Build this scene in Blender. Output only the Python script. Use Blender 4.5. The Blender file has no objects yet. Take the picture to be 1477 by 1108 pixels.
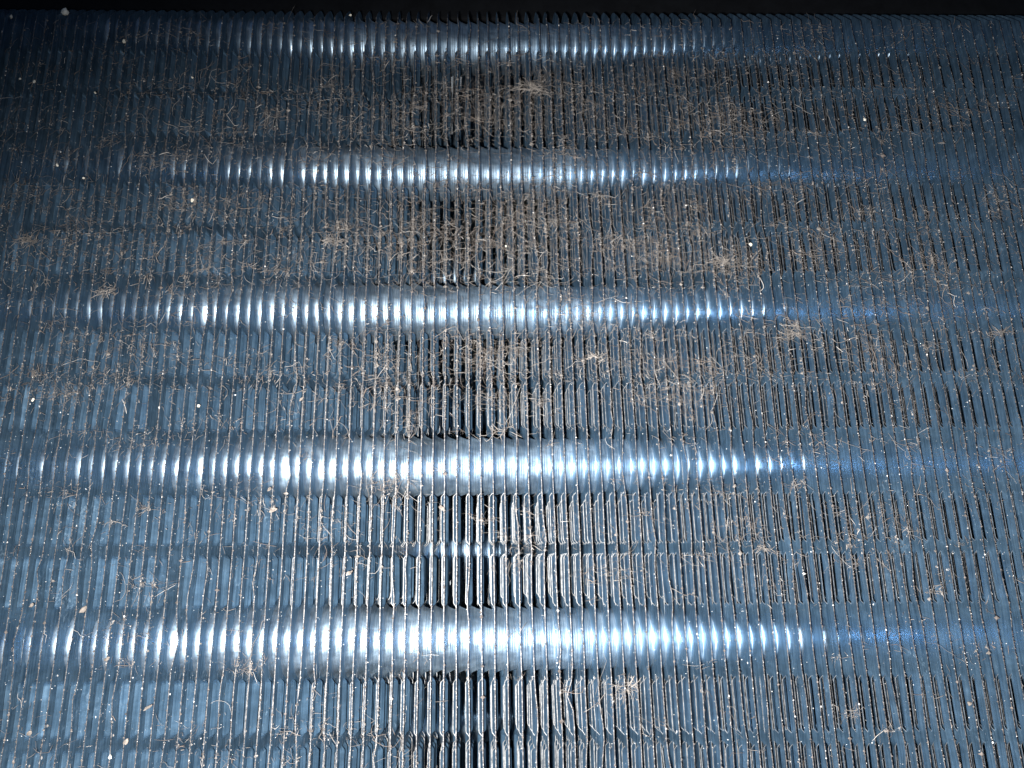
import bpy, math, random
import numpy as np
from mathutils import Vector, Matrix, Euler
random.seed(7); rng = np.random.default_rng(7)
scene = bpy.context.scene
C = scene.collection
S = 0.1                      # all sizes below are in millimetres; one Blender unit is 10 mm

# ------------------------------------------------------------------ camera, world, lamp, exposure
FPX = 1040.0; W_PX, H_PX = 1477.0, 1108.0
D0 = 89.5                    # camera to the plane of the fin edges
cam_d = bpy.data.cameras.new('camera'); cam = bpy.data.objects.new('camera', cam_d); C.objects.link(cam)
cam_d.sensor_width = 36; cam_d.lens = FPX/W_PX*36; cam_d.clip_start = 0.05; cam_d.clip_end = 500
cam.location = (0, -D0*S, 0)
PITCH, YAW, ROLL = 14.55, 1.0, -0.40
cam.rotation_mode = 'QUATERNION'
rot = Euler((math.radians(90+PITCH), 0, math.radians(-YAW)), 'XYZ').to_matrix() @ Matrix.Rotation(math.radians(ROLL), 3, 'Z')
cam.rotation_quaternion = rot.to_quaternion()
SHX = 45/W_PX
cam_d.shift_x = SHX
cam_d.dof.use_dof = True; cam_d.dof.focus_distance = 93*S; cam_d.dof.aperture_fstop = 1.6
scene.camera = cam
scene.render.resolution_x, scene.render.resolution_y = 1024, 768

world = bpy.data.worlds.new('World'); scene.world = world; world.use_nodes = True
bg = world.node_tree.nodes['Background']; bg.inputs[0].default_value = (0.20, 0.40, 0.75, 1); bg.inputs[1].default_value = 0.14

lamp_d = bpy.data.lights.new('phone_flash', 'SPOT'); lamp = bpy.data.objects.new('phone_flash', lamp_d); C.objects.link(lamp)
lamp_d.shadow_soft_size = 2.2*S; lamp_d.energy = 33000; lamp_d.color = (1.0, 0.98, 0.95)
lamp_d.spot_size = math.radians(151); lamp_d.spot_blend = 1.0
lamp.location = (-5.5*S, -D0*S, -4*S)
lamp.rotation_euler = (math.radians(90-19), 0, math.radians(-12))

scene.view_settings.view_transform = 'Standard'; scene.view_settings.look = 'None'
scene.view_settings.exposure = 0; scene.view_settings.gamma = 1

def at(px, py, Y=0.0):
    """point (mm) where the sight line of a photograph pixel meets depth Y"""
    v = rot @ Vector(((px - W_PX/2)/FPX + SHX*W_PX/FPX, -(py - H_PX/2)/FPX, -1.0))
    t = (Y + D0)/v.y
    return Vector((v.x*t, Y, v.z*t))

# ------------------------------------------------------------------ materials
def mat(name):
    m = bpy.data.materials.new(name); m.use_nodes = True
    return m, m.node_tree, m.node_tree.nodes['Principled BSDF']
def N(nt, t, **k):
    n = nt.nodes.new(t)
    for a, b in k.items(): setattr(n, a, b)
    return n
def noise(nt, vec, scale, detail=3, rough=0.55):
    n = N(nt, 'ShaderNodeTexNoise'); n.inputs['Scale'].default_value = scale; n.inputs['Detail'].default_value = detail
    n.inputs['Roughness'].default_value = rough; nt.links.new(vec, n.inputs['Vector']); return n
def ramp(nt, fac, stops):
    r = N(nt, 'ShaderNodeValToRGB'); e = r.color_ramp.elements
    while len(e) > 1: e.remove(e[-1])
    e[0].position, e[0].color = stops[0][0], (*stops[0][1], 1)
    for p, c in stops[1:]: x = e.new(p); x.color = (*c, 1)
    nt.links.new(fac, r.inputs[0]); return r
def posvec(nt, scale):
    g = N(nt, 'ShaderNodeNewGeometry'); m = N(nt, 'ShaderNodeMapping'); m.inputs['Scale'].default_value = scale
    nt.links.new(g.outputs['Position'], m.inputs[0]); return m.outputs[0]

def fin_metal(name, base, alt, rough, streak, metal=0.66, dust=(0.27, 0.42)):
    m, nt, b = mat(name); L = nt.links
    p1 = posvec(nt, streak); n1 = noise(nt, p1, 1.0, 4)
    p2 = posvec(nt, (1, 1, 1)); n2 = noise(nt, p2, 22, 5, 0.7); n3 = noise(nt, p2, 1.6, 4, 0.7)
    c = ramp(nt, n1.outputs[0], [(0.3, base), (0.75, alt)])
    # fine settled dust, thicker in patches
    mx = N(nt, 'ShaderNodeMath', operation='MULTIPLY'); L.new(n2.outputs[0], mx.inputs[0]); L.new(n3.outputs[0], mx.inputs[1])
    d = ramp(nt, mx.outputs[0], [(dust[0], (0, 0, 0)), (dust[1], (.75, .75, .75))])
    mixc = N(nt, 'ShaderNodeMix', data_type='RGBA'); L.new(d.outputs[0], mixc.inputs[0]); L.new(c.outputs[0], mixc.inputs[6])
    mixc.inputs[7].default_value = (0.15, 0.18, 0.20, 1); L.new(mixc.outputs[2], b.inputs['Base Color'])
    met = N(nt, 'ShaderNodeMapRange'); L.new(d.outputs[0], met.inputs[0]); met.inputs[3].default_value = metal; met.inputs[4].default_value = 0.1
    L.new(met.outputs[0], b.inputs['Metallic'])
    n4 = noise(nt, posvec(nt, (.6, .6, 1.6)), 3.5, 4, 0.65)
    ro = N(nt, 'ShaderNodeMapRange'); L.new(n4.outputs[0], ro.inputs[0]); ro.inputs[1].default_value = .3; ro.inputs[2].default_value = .7; ro.inputs[3].default_value = rough-0.12; ro.inputs[4].default_value = rough+0.14
    L.new(ro.outputs[0], b.inputs['Roughness'])
    ad = N(nt, 'ShaderNodeMath', operation='MULTIPLY_ADD'); L.new(n2.outputs[0], ad.inputs[0]); ad.inputs[1].default_value = 0.5; L.new(n1.outputs[0], ad.inputs[2])
    bu = N(nt, 'ShaderNodeBump'); bu.inputs['Strength'].default_value = 0.45; bu.inputs['Distance'].default_value = 0.006
    L.new(ad.outputs[0], bu.inputs['Height']); L.new(bu.outputs[0], b.inputs['Normal'])
    return m
M_FIN = fin_metal('blue_coated_aluminium', (0.062, 0.130, 0.212), (0.175, 0.295, 0.42), 0.43, (30, 30, 2), 0.84, (0.33, 0.48))
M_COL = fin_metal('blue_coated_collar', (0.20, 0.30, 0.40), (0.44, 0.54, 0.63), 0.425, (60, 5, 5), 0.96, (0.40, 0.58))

def dusty(name, c0, c1, scale=30, lo=.35, hi=.65):
    m, nt, b = mat(name); p = posvec(nt, (1, 1, 1)); n = noise(nt, p, scale, 4, 0.7)
    r = ramp(nt, n.outputs[0], [(lo, c0), (hi, c1)]); nt.links.new(r.outputs[0], b.inputs['Base Color'])
    b.inputs['Roughness'].default_value = 0.85
    bu = N(nt, 'ShaderNodeBump'); bu.inputs['Strength'].default_value = 0.6; bu.inputs['Distance'].default_value = 0.01
    nt.links.new(n.outputs[0], bu.inputs['Height']); nt.links.new(bu.outputs[0], b.inputs['Normal'])
    return m
M_EDGE = dusty('dusty_cut_edge', (0.012, 0.011, 0.012), (0.17, 0.16, 0.155), 26, .42, .70)
M_SLIT = dusty('grey_slit_edge', (0.016, 0.018, 0.020), (0.10, 0.099, 0.098), 18)
for m_, me_, ro_ in ((M_SLIT, .35, .5), (M_EDGE, .35, .5)):
    m_.node_tree.nodes['Principled BSDF'].inputs['Metallic'].default_value = me_; m_.node_tree.nodes['Principled BSDF'].inputs['Roughness'].default_value = ro_
M_LINT = dusty('grey_brown_lint', (0.055, 0.048, 0.043), (0.185, 0.166, 0.150), 7)
M_PALE = dusty('pale_lint', (0.20, 0.185, 0.17), (0.40, 0.375, 0.35), 6)
M_DARKLINT = dusty('dark_lint', (0.05, 0.04, 0.035), (0.14, 0.11, 0.09), 4)
M_GRIT = dusty('brown_grit', (0.05, 0.044, 0.039), (0.19, 0.17, 0.153), 9)
M_SOOT = dusty('dark_dust', (0.03, 0.026, 0.024), (0.12, 0.10, 0.09), 12)
M_GRAIN = dusty('pale_dust', (0.16, 0.155, 0.15), (0.62, 0.60, 0.57), 8)
M_WHITE = dusty('cream_crumb', (0.36, 0.33, 0.26), (0.66, 0.63, 0.55), 12)
M_FLAKE = dusty('tan_flake', (0.05, 0.042, 0.036), (0.17, 0.145, 0.125), 20)
M_TUFT = dusty('tuft_lint', (0.08, 0.071, 0.064), (0.24, 0.213, 0.19), 8)
M_BLACK = dusty('black_casing', (0.0016, 0.0018, 0.0024), (0.0035, 0.004, 0.005), 3)
m, nt, b = mat('copper'); b.inputs['Base Color'].default_value = (0.55, 0.28, 0.17, 1); b.inputs['Metallic'].default_value = 1; b.inputs['Roughness'].default_value = 0.4
M_COPPER = m
M_BLACK.node_tree.nodes['Principled BSDF'].inputs['Specular IOR Level'].default_value = 0.12

# ------------------------------------------------------------------ mesh helpers
def quads_mesh(name, V, F, mats, mi=None, smooth=False):
    V = np.asarray(V, dtype=np.float32); F = np.asarray(F, dtype=np.int32); k = F.shape[1]
    me = bpy.data.meshes.new(name)
    me.vertices.add(len(V)); me.vertices.foreach_set('co', (V*S).ravel())
    me.loops.add(F.size); me.loops.foreach_set('vertex_index', F.ravel())
    me.polygons.add(len(F)); me.polygons.foreach_set('loop_start', np.arange(0, F.size, k, dtype=np.int32))
    try: me.polygons.foreach_set('loop_total', np.full(len(F), k, dtype=np.int32))
    except Exception: pass
    if mi is not None: me.polygons.foreach_set('material_index', np.asarray(mi, dtype=np.int32))
    me.polygons.foreach_set('use_smooth', np.full(len(F), smooth))
    for m_ in mats: me.materials.append(m_)
    me.update(calc_edges=True); return me
def link(name, me, parent=None):
    o = bpy.data.objects.new(name, me); C.objects.link(o)
    if parent is not None: o.parent = parent
    return o
def tag(o, label=None, cat=None, group=None, kind=None):
    for k, v in (('label', label), ('category', cat), ('group', group), ('kind', kind)):
        if v: o[k] = v
    return o

# ------------------------------------------------------------------ the coil
PITCHX = 1.5; I0, I1 = -50, 60
PZ = 21.7; ZB = -8.2
FRONT = [ZB + PZ*k for k in (-1, 0, 1, 2, 3, 4)]           # tube rows, near plane
BACK = [z + PZ/2 for z in FRONT[:-1]]                      # second plane, staggered
YF, YB = 6.1, 19.4; DEPTH = 26.6
ZLO, ZHI = -38.0, 84.3; CH_Y, CH_Z = 4.0, 5.2              # chamfered top corner
TH = 0.09; RC = 3.62
coil = bpy.data.objects.new('finned_coil', None); C.objects.link(coil)
tag(coil, 'dusty blue finned cooling coil with close upright metal fins and five shining tube rows', 'cooling coil')

# depth bands: webs and raised slit strips, alternately lifted to either side
SLITS = [(1.3, 2.9, 1, 4.0), (3.4, 5.0, 1, 4.7), (5.5, 7.1, 1, 5.0), (8.2, 9.8, -1, 4.6), (10.3, 11.9, -1, 4.0)]   # from, to, tilt, clear of the tube
LIFT = 0.36; LEG = 0.55
def strips(centres, end):
    out = []
    for zc in centres:
        out.append((zc - PZ/2 + 0.55, zc - end)); out.append((zc + end, zc + PZ/2 - 0.55))
    return [s for s in out if s[0] > ZLO+1 and s[1] < ZHI-CH_Z-2]
BANDS = []; ycur = 0.0
for base, cs in ((0.0, FRONT + [FRONT[-1]+PZ]), (13.3, BACK + [BACK[-1]+PZ])):
    for (a, b_, sd, end) in SLITS:
        BANDS.append((ycur, base+a, 0, [])); BANDS.append((base+a, base+b_, sd, strips(cs, end))); ycur = base+b_
BANDS.append((ycur, DEPTH, 0, []))

def template():
    Vs, Fs, Ms, Ids = [], [], [], []; n = 0; sid = 0; Lf = []
    for bi, (y0, y1, sd, st) in enumerate(BANDS):
        top = ZHI
        step = 1.6 if bi == 0 else 4.0
        zs = {ZLO: 0.0}; 
        for z in np.arange(ZLO, top-CH_Z-0.4, step): zs[float(z)] = None
        
        for t in (0, .4, .7, .82, .9, .96, 1): zs[top-CH_Z*(1-t)] = 0.0
        for (a, b_) in st:
            for q, h in ((0, 0.0), (0.3, 0.35), (0.75, 0.9), (1.1, 1.0)):
                zs[a+q*LEG] = h; zs[b_-q*LEG] = h
        zk = sorted(zs)
        def hh(z):
            for (a, b_) in st:
                if a < z < b_:
                    d = min(z-a, b_-z)/LEG
                    return float(np.interp(d, (0, .3, .75, 1.1), (0, .35, .9, 1)))
            return 0.0
        kept = [z for z in zk]
        rows = []
        for z in kept:
            c = float(np.interp((z-(top-CH_Z))/CH_Z, (0, .08, .7, .82, .9, .96, 1), (0, .15, 2.9, 3.6, 4.4, 5.4, 7.2)))   # front corner cut back and rounded
            ya, yb = max(y0, c), max(y1, c+0.01)
            k_ = next((q+1 for q, (a, b_) in enumerate(st) if a <= z <= b_), 0)
            rows.append((ya, yb, z, sd*(LIFT if y0 < 13 else .28)*hh(z), sid+k_ if k_ else 0))
        sid += len(st)
        R = np.array(rows); k = len(R); Ids.append(np.tile(R[:, 4], 4)); Lf.append(np.concatenate([-R[:, 3], R[:, 3], -R[:, 3], R[:, 3]]))
        for (col, off) in ((0, TH/2), (1, TH/2), (0, -TH/2), (1, -TH/2)):      # a louvre leans: near edge to -x, far edge to +x
            Vs.append(np.stack([R[:, 3]*0+off, R[:, col] + np.abs(R[:, 3])*(-.15 if col else .15), R[:, 2]], 1))
        i = np.arange(k-1)
        q = lambda a, b_: np.stack([n+a*k+i, n+a*k+i+1, n+b_*k+i+1, n+b_*k+i], 1)
        Fs += [q(0, 1), q(3, 2), q(2, 0), q(1, 3)]; e = 1 if bi == 0 else 2; Ms += [np.zeros(k-1), np.zeros(k-1), np.full(k-1, e), np.full(k-1, 2)]
        n += 4*k
    return np.concatenate(Vs), np.concatenate(Fs), np.concatenate(Ms), np.concatenate(Ids).astype(int), np.concatenate(Lf)
TV, TF, TM, TI, TL = template()

class Warp:
    """small unevenness of one fin: a lazy wave plus a few dents at its front edge"""
    def __init__(s, i):
        r = random.Random(1000+i)
        s.w = [(r.uniform(.02, .05), r.uniform(.05, .12), r.uniform(0, 6.3)), (r.uniform(.01, .035), r.uniform(.25, .6), r.uniform(0, 6.3))]
        s.o = r.gauss(0, .035)
        s.d = [(r.uniform(-30, 80), r.uniform(.8, 3.0), r.choice((-1, 1))*r.uniform(.05, .42)) for _ in range(r.choice((1, 2, 3, 4, 5, 6)))]
        s.bx = i*PITCHX
    def __call__(s, y, z):
        v = s.o + sum(a*np.sin(f*z+p) for a, f, p in s.w)
        for zc, w, a in s.d: v = v + a*np.exp(-((z-zc)/w)**2)*np.exp(-np.maximum(y, 0)/1.6)
        return v
WARPS = {i: Warp(i) for i in range(I0, I1+1)}
FINS = {}
for i in range(I0, I1+1):
    V = TV.copy(); g = np.clip(rng.normal(1.04, .13, TI.max()+1), .45, 1.4); g[rng.random(len(g)) < .02] = .15; sh = rng.normal(0, .05, len(g)); sh[0] = 0
    V[:, 0] += TL*g[TI] + np.abs(TL)*sh[TI]
    V[:, 0] += WARPS[i](V[:, 1], V[:, 2])
    V[:, 1] += 0.05*math.sin(i*2.1) * (V[:, 1] < 1)
    o = link('fin', quads_mesh('fin', V, TF, [M_FIN, M_EDGE, M_SLIT], TM), coil); o.location = (i*PITCHX*S, 0, 0)
    FINS[i] = o

# collars: each fin flares round the tube and reaches to the next fin
PROF = [(0.03, 4.42), (0.08, 4.30), (0.15, 4.18), (0.24, 4.06), (0.36, 3.95), (0.50, 3.86), (0.62, 3.815), (0.68, 3.805), (0.76, 3.755), (0.90, 3.70), (0.97, 3.695), (1.04, 3.65), (1.17, 3.605), (1.24, 3.602), (1.31, 3.56), (1.385, 3.555), (1.44, 3.59), (1.49, 3.66), (1.53, 3.76), (1.55, 3.86)]
NS = 30
def collar_verts(seed):
    r = random.Random(seed); P = []
    e = r.uniform(-.045, .045); tilt = r.uniform(-.02, .02)
    for (x, rad) in PROF:
        for k in range(NS):
            a = 2*math.pi*k/NS
            rr = rad*(1+0.004*math.sin(3*a+seed)) + e*x*0.5
            P.append((x + tilt*rr*math.cos(a), rr*math.cos(a), rr*math.sin(a)))
    return np.array(P)
_i = np.arange(NS); CF = np.concatenate([np.stack([j*NS+_i, j*NS+(_i+1) % NS, (j+1)*NS+(_i+1) % NS, (j+1)*NS+_i], 1) for j in range(len(PROF)-1)])
CVAR = [collar_verts(s) for s in range(13)]
CME = [quads_mesh('collar', v, CF, [M_COL], None, True) for v in CVAR]
spots = []
for i in range(I0, I1+1):
    for z in FRONT: spots.append((abs(i*PITCHX+4)/72 + abs(z-20)/75 + (0 if z > -20 else 9), i, YF, z))
    for z in BACK: spots.append((99 if abs(i) > 5 or not -5 < z < 60 else 0.1, i, YB, z))
spots.sort()
restV, restF, nv = [], [], 0
for n_, (key, i, y, z) in enumerate(spots):
    r = random.Random(i*31+int(z)); k = r.randrange(13); dx = float(WARPS[i](y, z))
    if n_ < 300:
        o = link('collar', CME[k], FINS[i]); o.location = (dx*S, y*S, z*S)
    else:
        restV.append(CVAR[k] + np.array([i*PITCHX+dx, y, z])); restF.append(CF+nv); nv += len(CVAR[k])
o = link('outer_collars', quads_mesh('outer_collars', np.concatenate(restV), np.concatenate(restF), [M_COL], None, True), coil)
tag(o, kind='stuff')
# the copper tubes inside the collars
def tube_mesh():
    V, F = [], []
    for x in (I0*PITCHX-3, I1*PITCHX+4):
        for k in range(40): a = 2*math.pi*k/40; V.append((x, 3.2*math.cos(a), 3.2*math.sin(a)))
    for k in range(40): F.append((k, (k+1) % 40, 40+(k+1) % 40, 40+k))
    return quads_mesh('tube', V, F, [M_COPPER], None, True)
tm = tube_mesh()
for y, zs in ((YF, FRONT), (YB, BACK)):
    for z in zs: o = link('tube', tm, coil); o.location = (0, y*S, z*S)

# ------------------------------------------------------------------ black casing behind and above
def box(name, lo, hi, m_, parent=None, bev=0.0):
    import bmesh
    bm = bmesh.new(); bmesh.ops.create_cube(bm, size=1)
    for v in bm.verts: v.co = Vector([(lo[k]+hi[k])/2+(hi[k]-lo[k])*v.co[k] for k in range(3)])*S
    if bev: bmesh.ops.bevel(bm, geom=bm.edges[:], offset=bev*S, segments=3, affect='EDGES', profile=0.5)
    me = bpy.data.meshes.new(name); bm.to_mesh(me); bm.free(); me.materials.append(m_)
    return link(name, me, parent)
casing = bpy.data.objects.new('casing', None); C.objects.link(casing); casing.location = (0, 30*S, 0)
tag(casing, 'plain black casing behind the coil, showing as the dark band above the fins', 'casing')
M_PANEL = dusty('gap_lightened_panel', (0.36, 0.40, 0.44), (0.50, 0.53, 0.56), 3)  # casing back coloured pale to brighten the dark gaps between the fins
box('back_panel', (-150, 0, -60), (150, 3, 140), M_PANEL, casing, .5)
box('top_panel', (-150, -22, 86), (150, -20, 140), M_BLACK, casing, .5)

# ------------------------------------------------------------------ lint and dust
def tube_paths(paths, radii, sides=3):
    Vs, Fs, n = [], [], 0
    for P, r in zip(paths, radii):
        P = np.asarray(P); k = len(P)
        T = np.gradient(P, axis=0); T /= np.linalg.norm(T, axis=1)[:, None]+1e-9
        up = np.array([0.1, 1.0, 0.05]); A = np.cross(T, up); A /= np.linalg.norm(A, axis=1)[:, None]+1e-9; B = np.cross(T, A)
        taper = np.ones(k); taper[0] = .35; taper[-1] = .35
        ring = [P + (A*math.cos(2*math.pi*s/sides) + B*math.sin(2*math.pi*s/sides))*(r*taper)[:, None] for s in range(sides)]
        Vs.append(np.stack(ring, 1).reshape(-1, 3))
        i = np.arange(k-1)[:, None]*sides; s = np.arange(sides)[None, :]; s2 = (s+1) % sides
        Fs.append(np.stack([n+i+s, n+i+s2, n+i+sides+s2, n+i+sides+s], 2).reshape(-1, 4)); n += k*sides
    return np.concatenate(Vs), np.concatenate(Fs)
def fibre(x, y, z, L, ang, curl, dy=0.3, n=None):
    n = n or max(4, int(L/0.32)); st = L/n; a = ang; P = [(x, y, z)]; k = rng.normal(0, curl*.5)
    yy = rng.normal(0, dy, n); yy = np.convolve(yy, [.3, .4, .3], 'same')
    for j in range(n):
        if rng.random() < .22: a += rng.normal(0, .8)          # a kink
        k = .8*k + rng.normal(0, curl*.5); a += k*st
        s_ = st*rng.uniform(.6, 1.4); x += math.cos(a)*s_; z += math.sin(a)*s_
        P.append((x, y+yy[j]*.6, z))
    return P
# how the lint lies over the face: (px, py, spread x, spread y, count, mean length mm)
ZONES = [(760, 140, 170, 34, 520, 1.6), (1000, 165, 220, 40, 330, 1.8), (640, 170, 130, 25, 170, 1.4), (300, 160, 150, 35, 150, 2.0),
         (700, 320, 170, 42, 620, 1.5), (900, 350, 190, 38, 420, 1.9), (420, 340, 150, 42, 280, 1.7), (120, 340, 110, 45, 300, 1.6),
         (1180, 330, 170, 50, 300, 2.0), (500, 545, 160, 38, 240, 1.5), (860, 530, 160, 40, 330, 1.6), (1150, 520, 120, 45, 220, 2.0),
         (1380, 420, 90, 80, 120, 1.8), (150, 540, 120, 45, 170, 1.3), (640, 770, 220, 50, 130, 1.4), (950, 760, 200, 45, 80, 1.8),
         (200, 790, 160, 60, 80, 1.1), (720, 1020, 300, 45, 60, 1.6), (200, 1020, 150, 50, 35, 1.2), (1250, 770, 120, 60, 70, 1.6),
         (1300, 1000, 120, 50, 16, 1.5), (740, 560, 460, 330, 260, 1.3), (750, 30, 500, 14, 150, 1.6),
         (100, 700, 120, 260, 160, 1.2), (1360, 560, 100, 220, 120, 1.4), (130, 200, 130, 120, 160, 1.4), (1350, 180, 110, 90, 160, 1.5), (300, 480, 200, 120, 160, 1.3)]
crumbs = []
sets = {'grey': ([], []), 'pale': ([], []), 'dark': ([], [])}
def scatter(px, py, ml, a0, spread):
    if not (-30 < px < 1510 and 20 < py < 1130): return
    Y = rng.choice([-0.1, -0.03, 0.1, 0.5, 1.3], p=[.25, .27, .2, .17, .11])
    p = at(px, py, Y)
    if p.z > ZHI - CH_Z - 0.5: return
    L = min(9, ml*rng.lognormal(-0.85, 0.75)); ang = a0 + rng.choice([0, math.pi]) + rng.normal(0, spread)
    r = rng.uniform(.011, .023) if rng.random() < .84 else rng.uniform(.023, .045)
    key = rng.choice(['grey', 'pale', 'dark'], p=[.62, .08, .30])
    sets[key][0].append(fibre(p.x, p.y, p.z, L, ang, 0.42)); sets[key][1].append(r)
for (cx, cy, sx, sy, cnt, ml) in ZONES:
    left = int(cnt*4.6)
    while left > 0:
        k = min(left, int(rng.lognormal(1.4, 1.15))+1); left -= k
        bx, by = rng.normal(cx, sx*1.25), rng.normal(cy, sy*1.1); a0 = rng.normal(0, .7); w = rng.uniform(3, 16) if k < 30 else rng.uniform(14, 30)
        for _ in range(int(k*2.2)+1): crumbs.append((rng.normal(bx, w*1.6), rng.normal(by, w*.8)))
        for _ in range(k): scatter(rng.normal(bx, w*1.5), rng.normal(by, w*.6), ml, a0, .6)
LBL = {'grey': ('grey_lint', M_LINT, 'fine grey brown lint fibres caught all over the fin edges'),
       'pale': ('pale_lint', M_PALE, 'pale hair thin fibres among the lint on the fins'),
       'dark': ('dark_lint', M_DARKLINT, 'dark lint fibres scattered across the fins')}
for key, (P, Rr) in sets.items():
    V, F = tube_paths(P, Rr); nm, mm, lab = LBL[key]
    tag(link(nm, quads_mesh(nm, V, F, [mm], None, True)), lab, 'lint', kind='stuff')

# grains: low octahedra strung along the fin edges and lying on the fins
OV = np.array([(1, 0, 0), (-1, 0, 0), (0, 1, 0), (0, -1, 0), (0, 0, 1), (0, 0, -1)], float)
OF = np.array([(0, 2, 4), (2, 1, 4), (1, 3, 4), (3, 0, 4), (2, 0, 5), (1, 2, 5), (3, 1, 5), (0, 3, 5)])
def grains(name, pts, sizes, m_, label):
    n = len(pts); sc = sizes[:, None, None]*rng.uniform(.6, 1.4, (n, 1, 3))
    V = (OV[None]*sc + rng.normal(0, .15, (n, 6, 3))*sizes[:, None, None] + pts[:, None, :]).reshape(-1, 3)
    F = (OF[None] + (np.arange(n)*6)[:, None, None]).reshape(-1, 3)
    return tag(link(name, quads_mesh(name, V, F, [m_], None, False)), label, 'dust', kind='stuff')
pts = []
for i in range(I0, I1+1):
    zz = rng.uniform(-24, 78, 330); y = np.abs(rng.normal(0, .03, 330))*-1 - 0.02
    x = i*PITCHX + WARPS[i](np.zeros(330), zz) + rng.normal(0, .035, 330)
    pts.append(np.stack([x, y, zz], 1))
pts = np.concatenate(pts); sz = rng.lognormal(math.log(.040), .5, len(pts))
h = rng.random(len(pts)) < .72
# specks lying on the faces of the fins and louvres, a little way in
fp = []
for i in range(I0, I1+1):
    n_ = 90; zz = rng.uniform(-24, 78, n_); y = rng.uniform(.2, 3.2, n_); sd = -1 if i*PITCHX > 0 else 1
    fp.append(np.stack([i*PITCHX + WARPS[i](y, zz) + sd*.07, y, zz], 1))
fp = np.concatenate(fp); grains('face_dust', fp, rng.lognormal(math.log(.03), .45, len(fp)), M_GRAIN, 'tiny specks lying on the flat faces of the fins')

grains('brown_edge_dust', pts[h], sz[h]*1.25, M_SOOT, 'dark brown dust beaded along the front edges of the fins')
grains('pale_edge_dust', pts[~h], sz[~h]*.75, M_GRAIN, 'tiny pale dust specks on the front edges of the fins')

cp = []
for (px, py) in crumbs:
    if not (-20 < px < 1500 and 24 < py < 1125): continue
    p = at(px, py, 0); i = round(p.x/PITCHX)
    if p.z > ZHI-CH_Z-.5 or not I0 < i < I1: continue
    y = rng.uniform(-.06, .5); cp.append((i*PITCHX + float(WARPS[i](y, p.z)) + rng.normal(0, .06), y, p.z))
cp = np.array(cp); grains('lint_dust', cp, rng.lognormal(math.log(.06), .5, len(cp))*.85, M_GRIT, 'brown grit matted with the lint on the fin edges')

# ------------------------------------------------------------------ single crumbs, flakes and tufts
import bmesh
def lump(name, p, size, m_, label, cat, seed, flat=1.0, group=None, rotv=None):
    r = random.Random(seed); bm = bmesh.new(); bmesh.ops.create_icosphere(bm, subdivisions=2, radius=1)
    ph = [r.uniform(0, 6.3) for _ in range(6)]
    for v in bm.verts:
        c = v.co; d = 1 + .28*math.sin(2.3*c.x+ph[0]) + .22*math.sin(3.1*c.z+ph[1]) + .18*math.sin(4.7*c.y+ph[2]) + r.uniform(-.2, .2)
        v.co = Vector((c.x*size[0], c.y*size[1]*flat, c.z*size[2]))*d*S
    me = bpy.data.meshes.new(name); bm.to_mesh(me); bm.free(); me.materials.append(m_)
    o = link(name, me); o.location = p*S; o.rotation_euler = rotv or (r.uniform(-.3, .3), r.uniform(-1, 1), r.uniform(-.3, .3))
    return tag(o, label, cat, group)
CRUMBS = [(95, 18, .62, 'largest cream crumb, sitting on the top ends of the fins at upper left'),
          (16, 24, .36, 'pale hollow looking crumb on the fin tops in the upper left corner'),
          (178, 60, .42, 'white crumb on the top tube row, right of the largest cream crumb'),
          (50, 118, .34, 'small cream crumb under the top tube row near the left edge'),
          (29, 114, .24, 'smaller crumb left of the cream crumb under the top tube row'),
          (137, 134, .24, 'tiny white crumb in the lint between the first and second tube rows at left'),
          (277, 112, .27, 'round white crumb just below the left end of the top highlight'),
          (82, 238, .32, 'dull cream crumb on the second tube row near the left edge'),
          (121, 257, .25, 'white crumb at the lower side of the second tube row at left'),
          (277, 289, .36, 'flat white crumb just under the left end of the second highlight'),
          (1247, 172, .34, 'lone yellowish crumb between the first two tube rows at right'),
          (1083, 352, .36, 'bright white crumb in the lint between second and third tube rows'),
          (505, 22, .30, 'white speck on the fin tops left of the middle'),
          (287, 585, .32, 'angular white crumb between the third and fourth tube rows at left'),
          (48, 577, .30, 'white crumb between third and fourth tube rows near the left edge'),
          (730, 355, .24, 'pale crumb in the thick lint in the middle under the second tube row'),
          (158, 1092, .30, 'white crumb at the bottom edge of the picture at left')]
for k, (px, py, s, lab) in enumerate(CRUMBS):
    Y = 1.0 if py < 26 else -0.15
    lump('crumb', at(px, py, Y), (s*(.8 if k == 0 else .55), s*.5, s*(.85 if k == 0 else .6)), M_WHITE, lab, 'crumb', 50+k, 1.0, 'pale crumbs on the fins')
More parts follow.
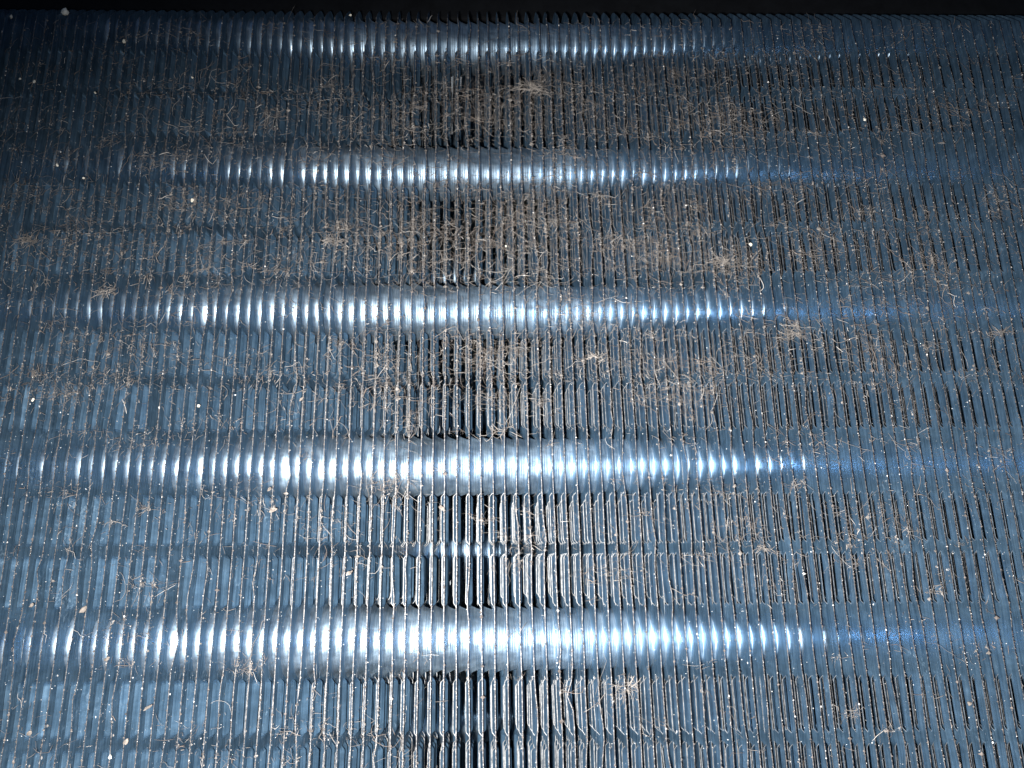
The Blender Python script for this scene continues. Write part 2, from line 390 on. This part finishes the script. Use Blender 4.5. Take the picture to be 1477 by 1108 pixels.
FLAKES = [(120, 880, 1.0, .45, 'largest tan flake pair, just above the left end of the lowest tube row'),
          (45, 874, .55, .3, 'small tan flake above the lowest tube row at the left edge'),
          (395, 735, 1.0, .32, 'long brown flake slanting below the fourth tube row'),
          (388, 706, .55, .3, 'short brown flake close above the long slanting flake'),
          (505, 826, .6, .35, 'brown flake between the fourth and fifth tube rows left of the middle'),
          (212, 1021, .9, .3, 'slanted tan flake below the lowest tube row at left'),
          (182, 1070, .7, .28, 'narrow tan flake near the bottom edge at left'),
          (42, 1058, .7, .28, 'flat tan flake near the bottom left corner'),
          (638, 733, .5, .5, 'upright brown flake under the fourth tube row in the middle'),
          (155, 950, .6, .3, 'tan flake on the underside of the lowest tube row'),
          (1398, 1015, .5, .35, 'tan flake below the lowest tube row near the right edge'),
          (435, 575, .6, .3, 'brown flake between the third and fourth tube rows left of the middle')]
for k, (px, py, a, b_, lab) in enumerate(FLAKES):
    lump('dust_flake', at(px, py, -0.15), (a*.5, .11, b_*.6), M_FLAKE, lab, 'flake', 90+k, 1.0, 'tan flakes on the fins', (0, -.5+random.uniform(-.4, .4), 0))
TUFTS = [(1440, 481, 3.2, 26, 'star shaped tan lint tuft on the fins at the right edge'),
         (1140, 487, 3.0, 30, 'loose tan lint tuft under the third tube row at right'),
         (770, 130, 4.6, 60, 'biggest tan lint clump, under the top tube row right of the middle'),
         (40, 348, 3.0, 46, 'thick brown lint clump near the left edge below the second tube row'),
         (480, 346, 2.6, 34, 'brown lint tuft below the second tube row left of the middle'),
         (150, 418, 3.0, 26, 'curled pale lint wisp across the top of the third tube row at left'),
         (265, 185, 4.6, 16, 'long wavy lint strand above the second tube row at left'),
         (720, 625, 4.2, 18, 'lint strand lying along the top of the fourth tube row'),
         (1040, 380, 3.2, 34, 'tangled lint tuft above the third tube row at right'),
         (860, 515, 2.6, 26, 'small lint tangle below the third tube row right of the middle'),
         (1100, 790, 2.2, 18, 'little tan lint knot between the fourth and fifth tube rows at right'),
         (905, 988, 3.2, 20, 'thin lint web across the fins below the lowest tube row')]
for k, (px, py, L, cnt, lab) in enumerate(TUFTS):
    c = at(px, py, -0.2); P, R = [], []
    for j in range(int(cnt*1.5)):
        t = rng.normal(0, .2); P.append(fibre(t*L*1.15, rng.normal(-.05, .12), math.sin(t*4+k)*L*.10+rng.normal(0, L*.07), L*rng.uniform(.08, .6), rng.choice([0, math.pi])+rng.normal(0, .7), .8)); R.append(rng.uniform(.01, .04))
    V, F = tube_paths(P, R)
    o = link('lint_tuft', quads_mesh('lint_tuft', V, F, [M_TUFT], None, True)); o.location = c*S
    tag(o, lab, 'lint tuft', 'lint tufts caught on the fins')
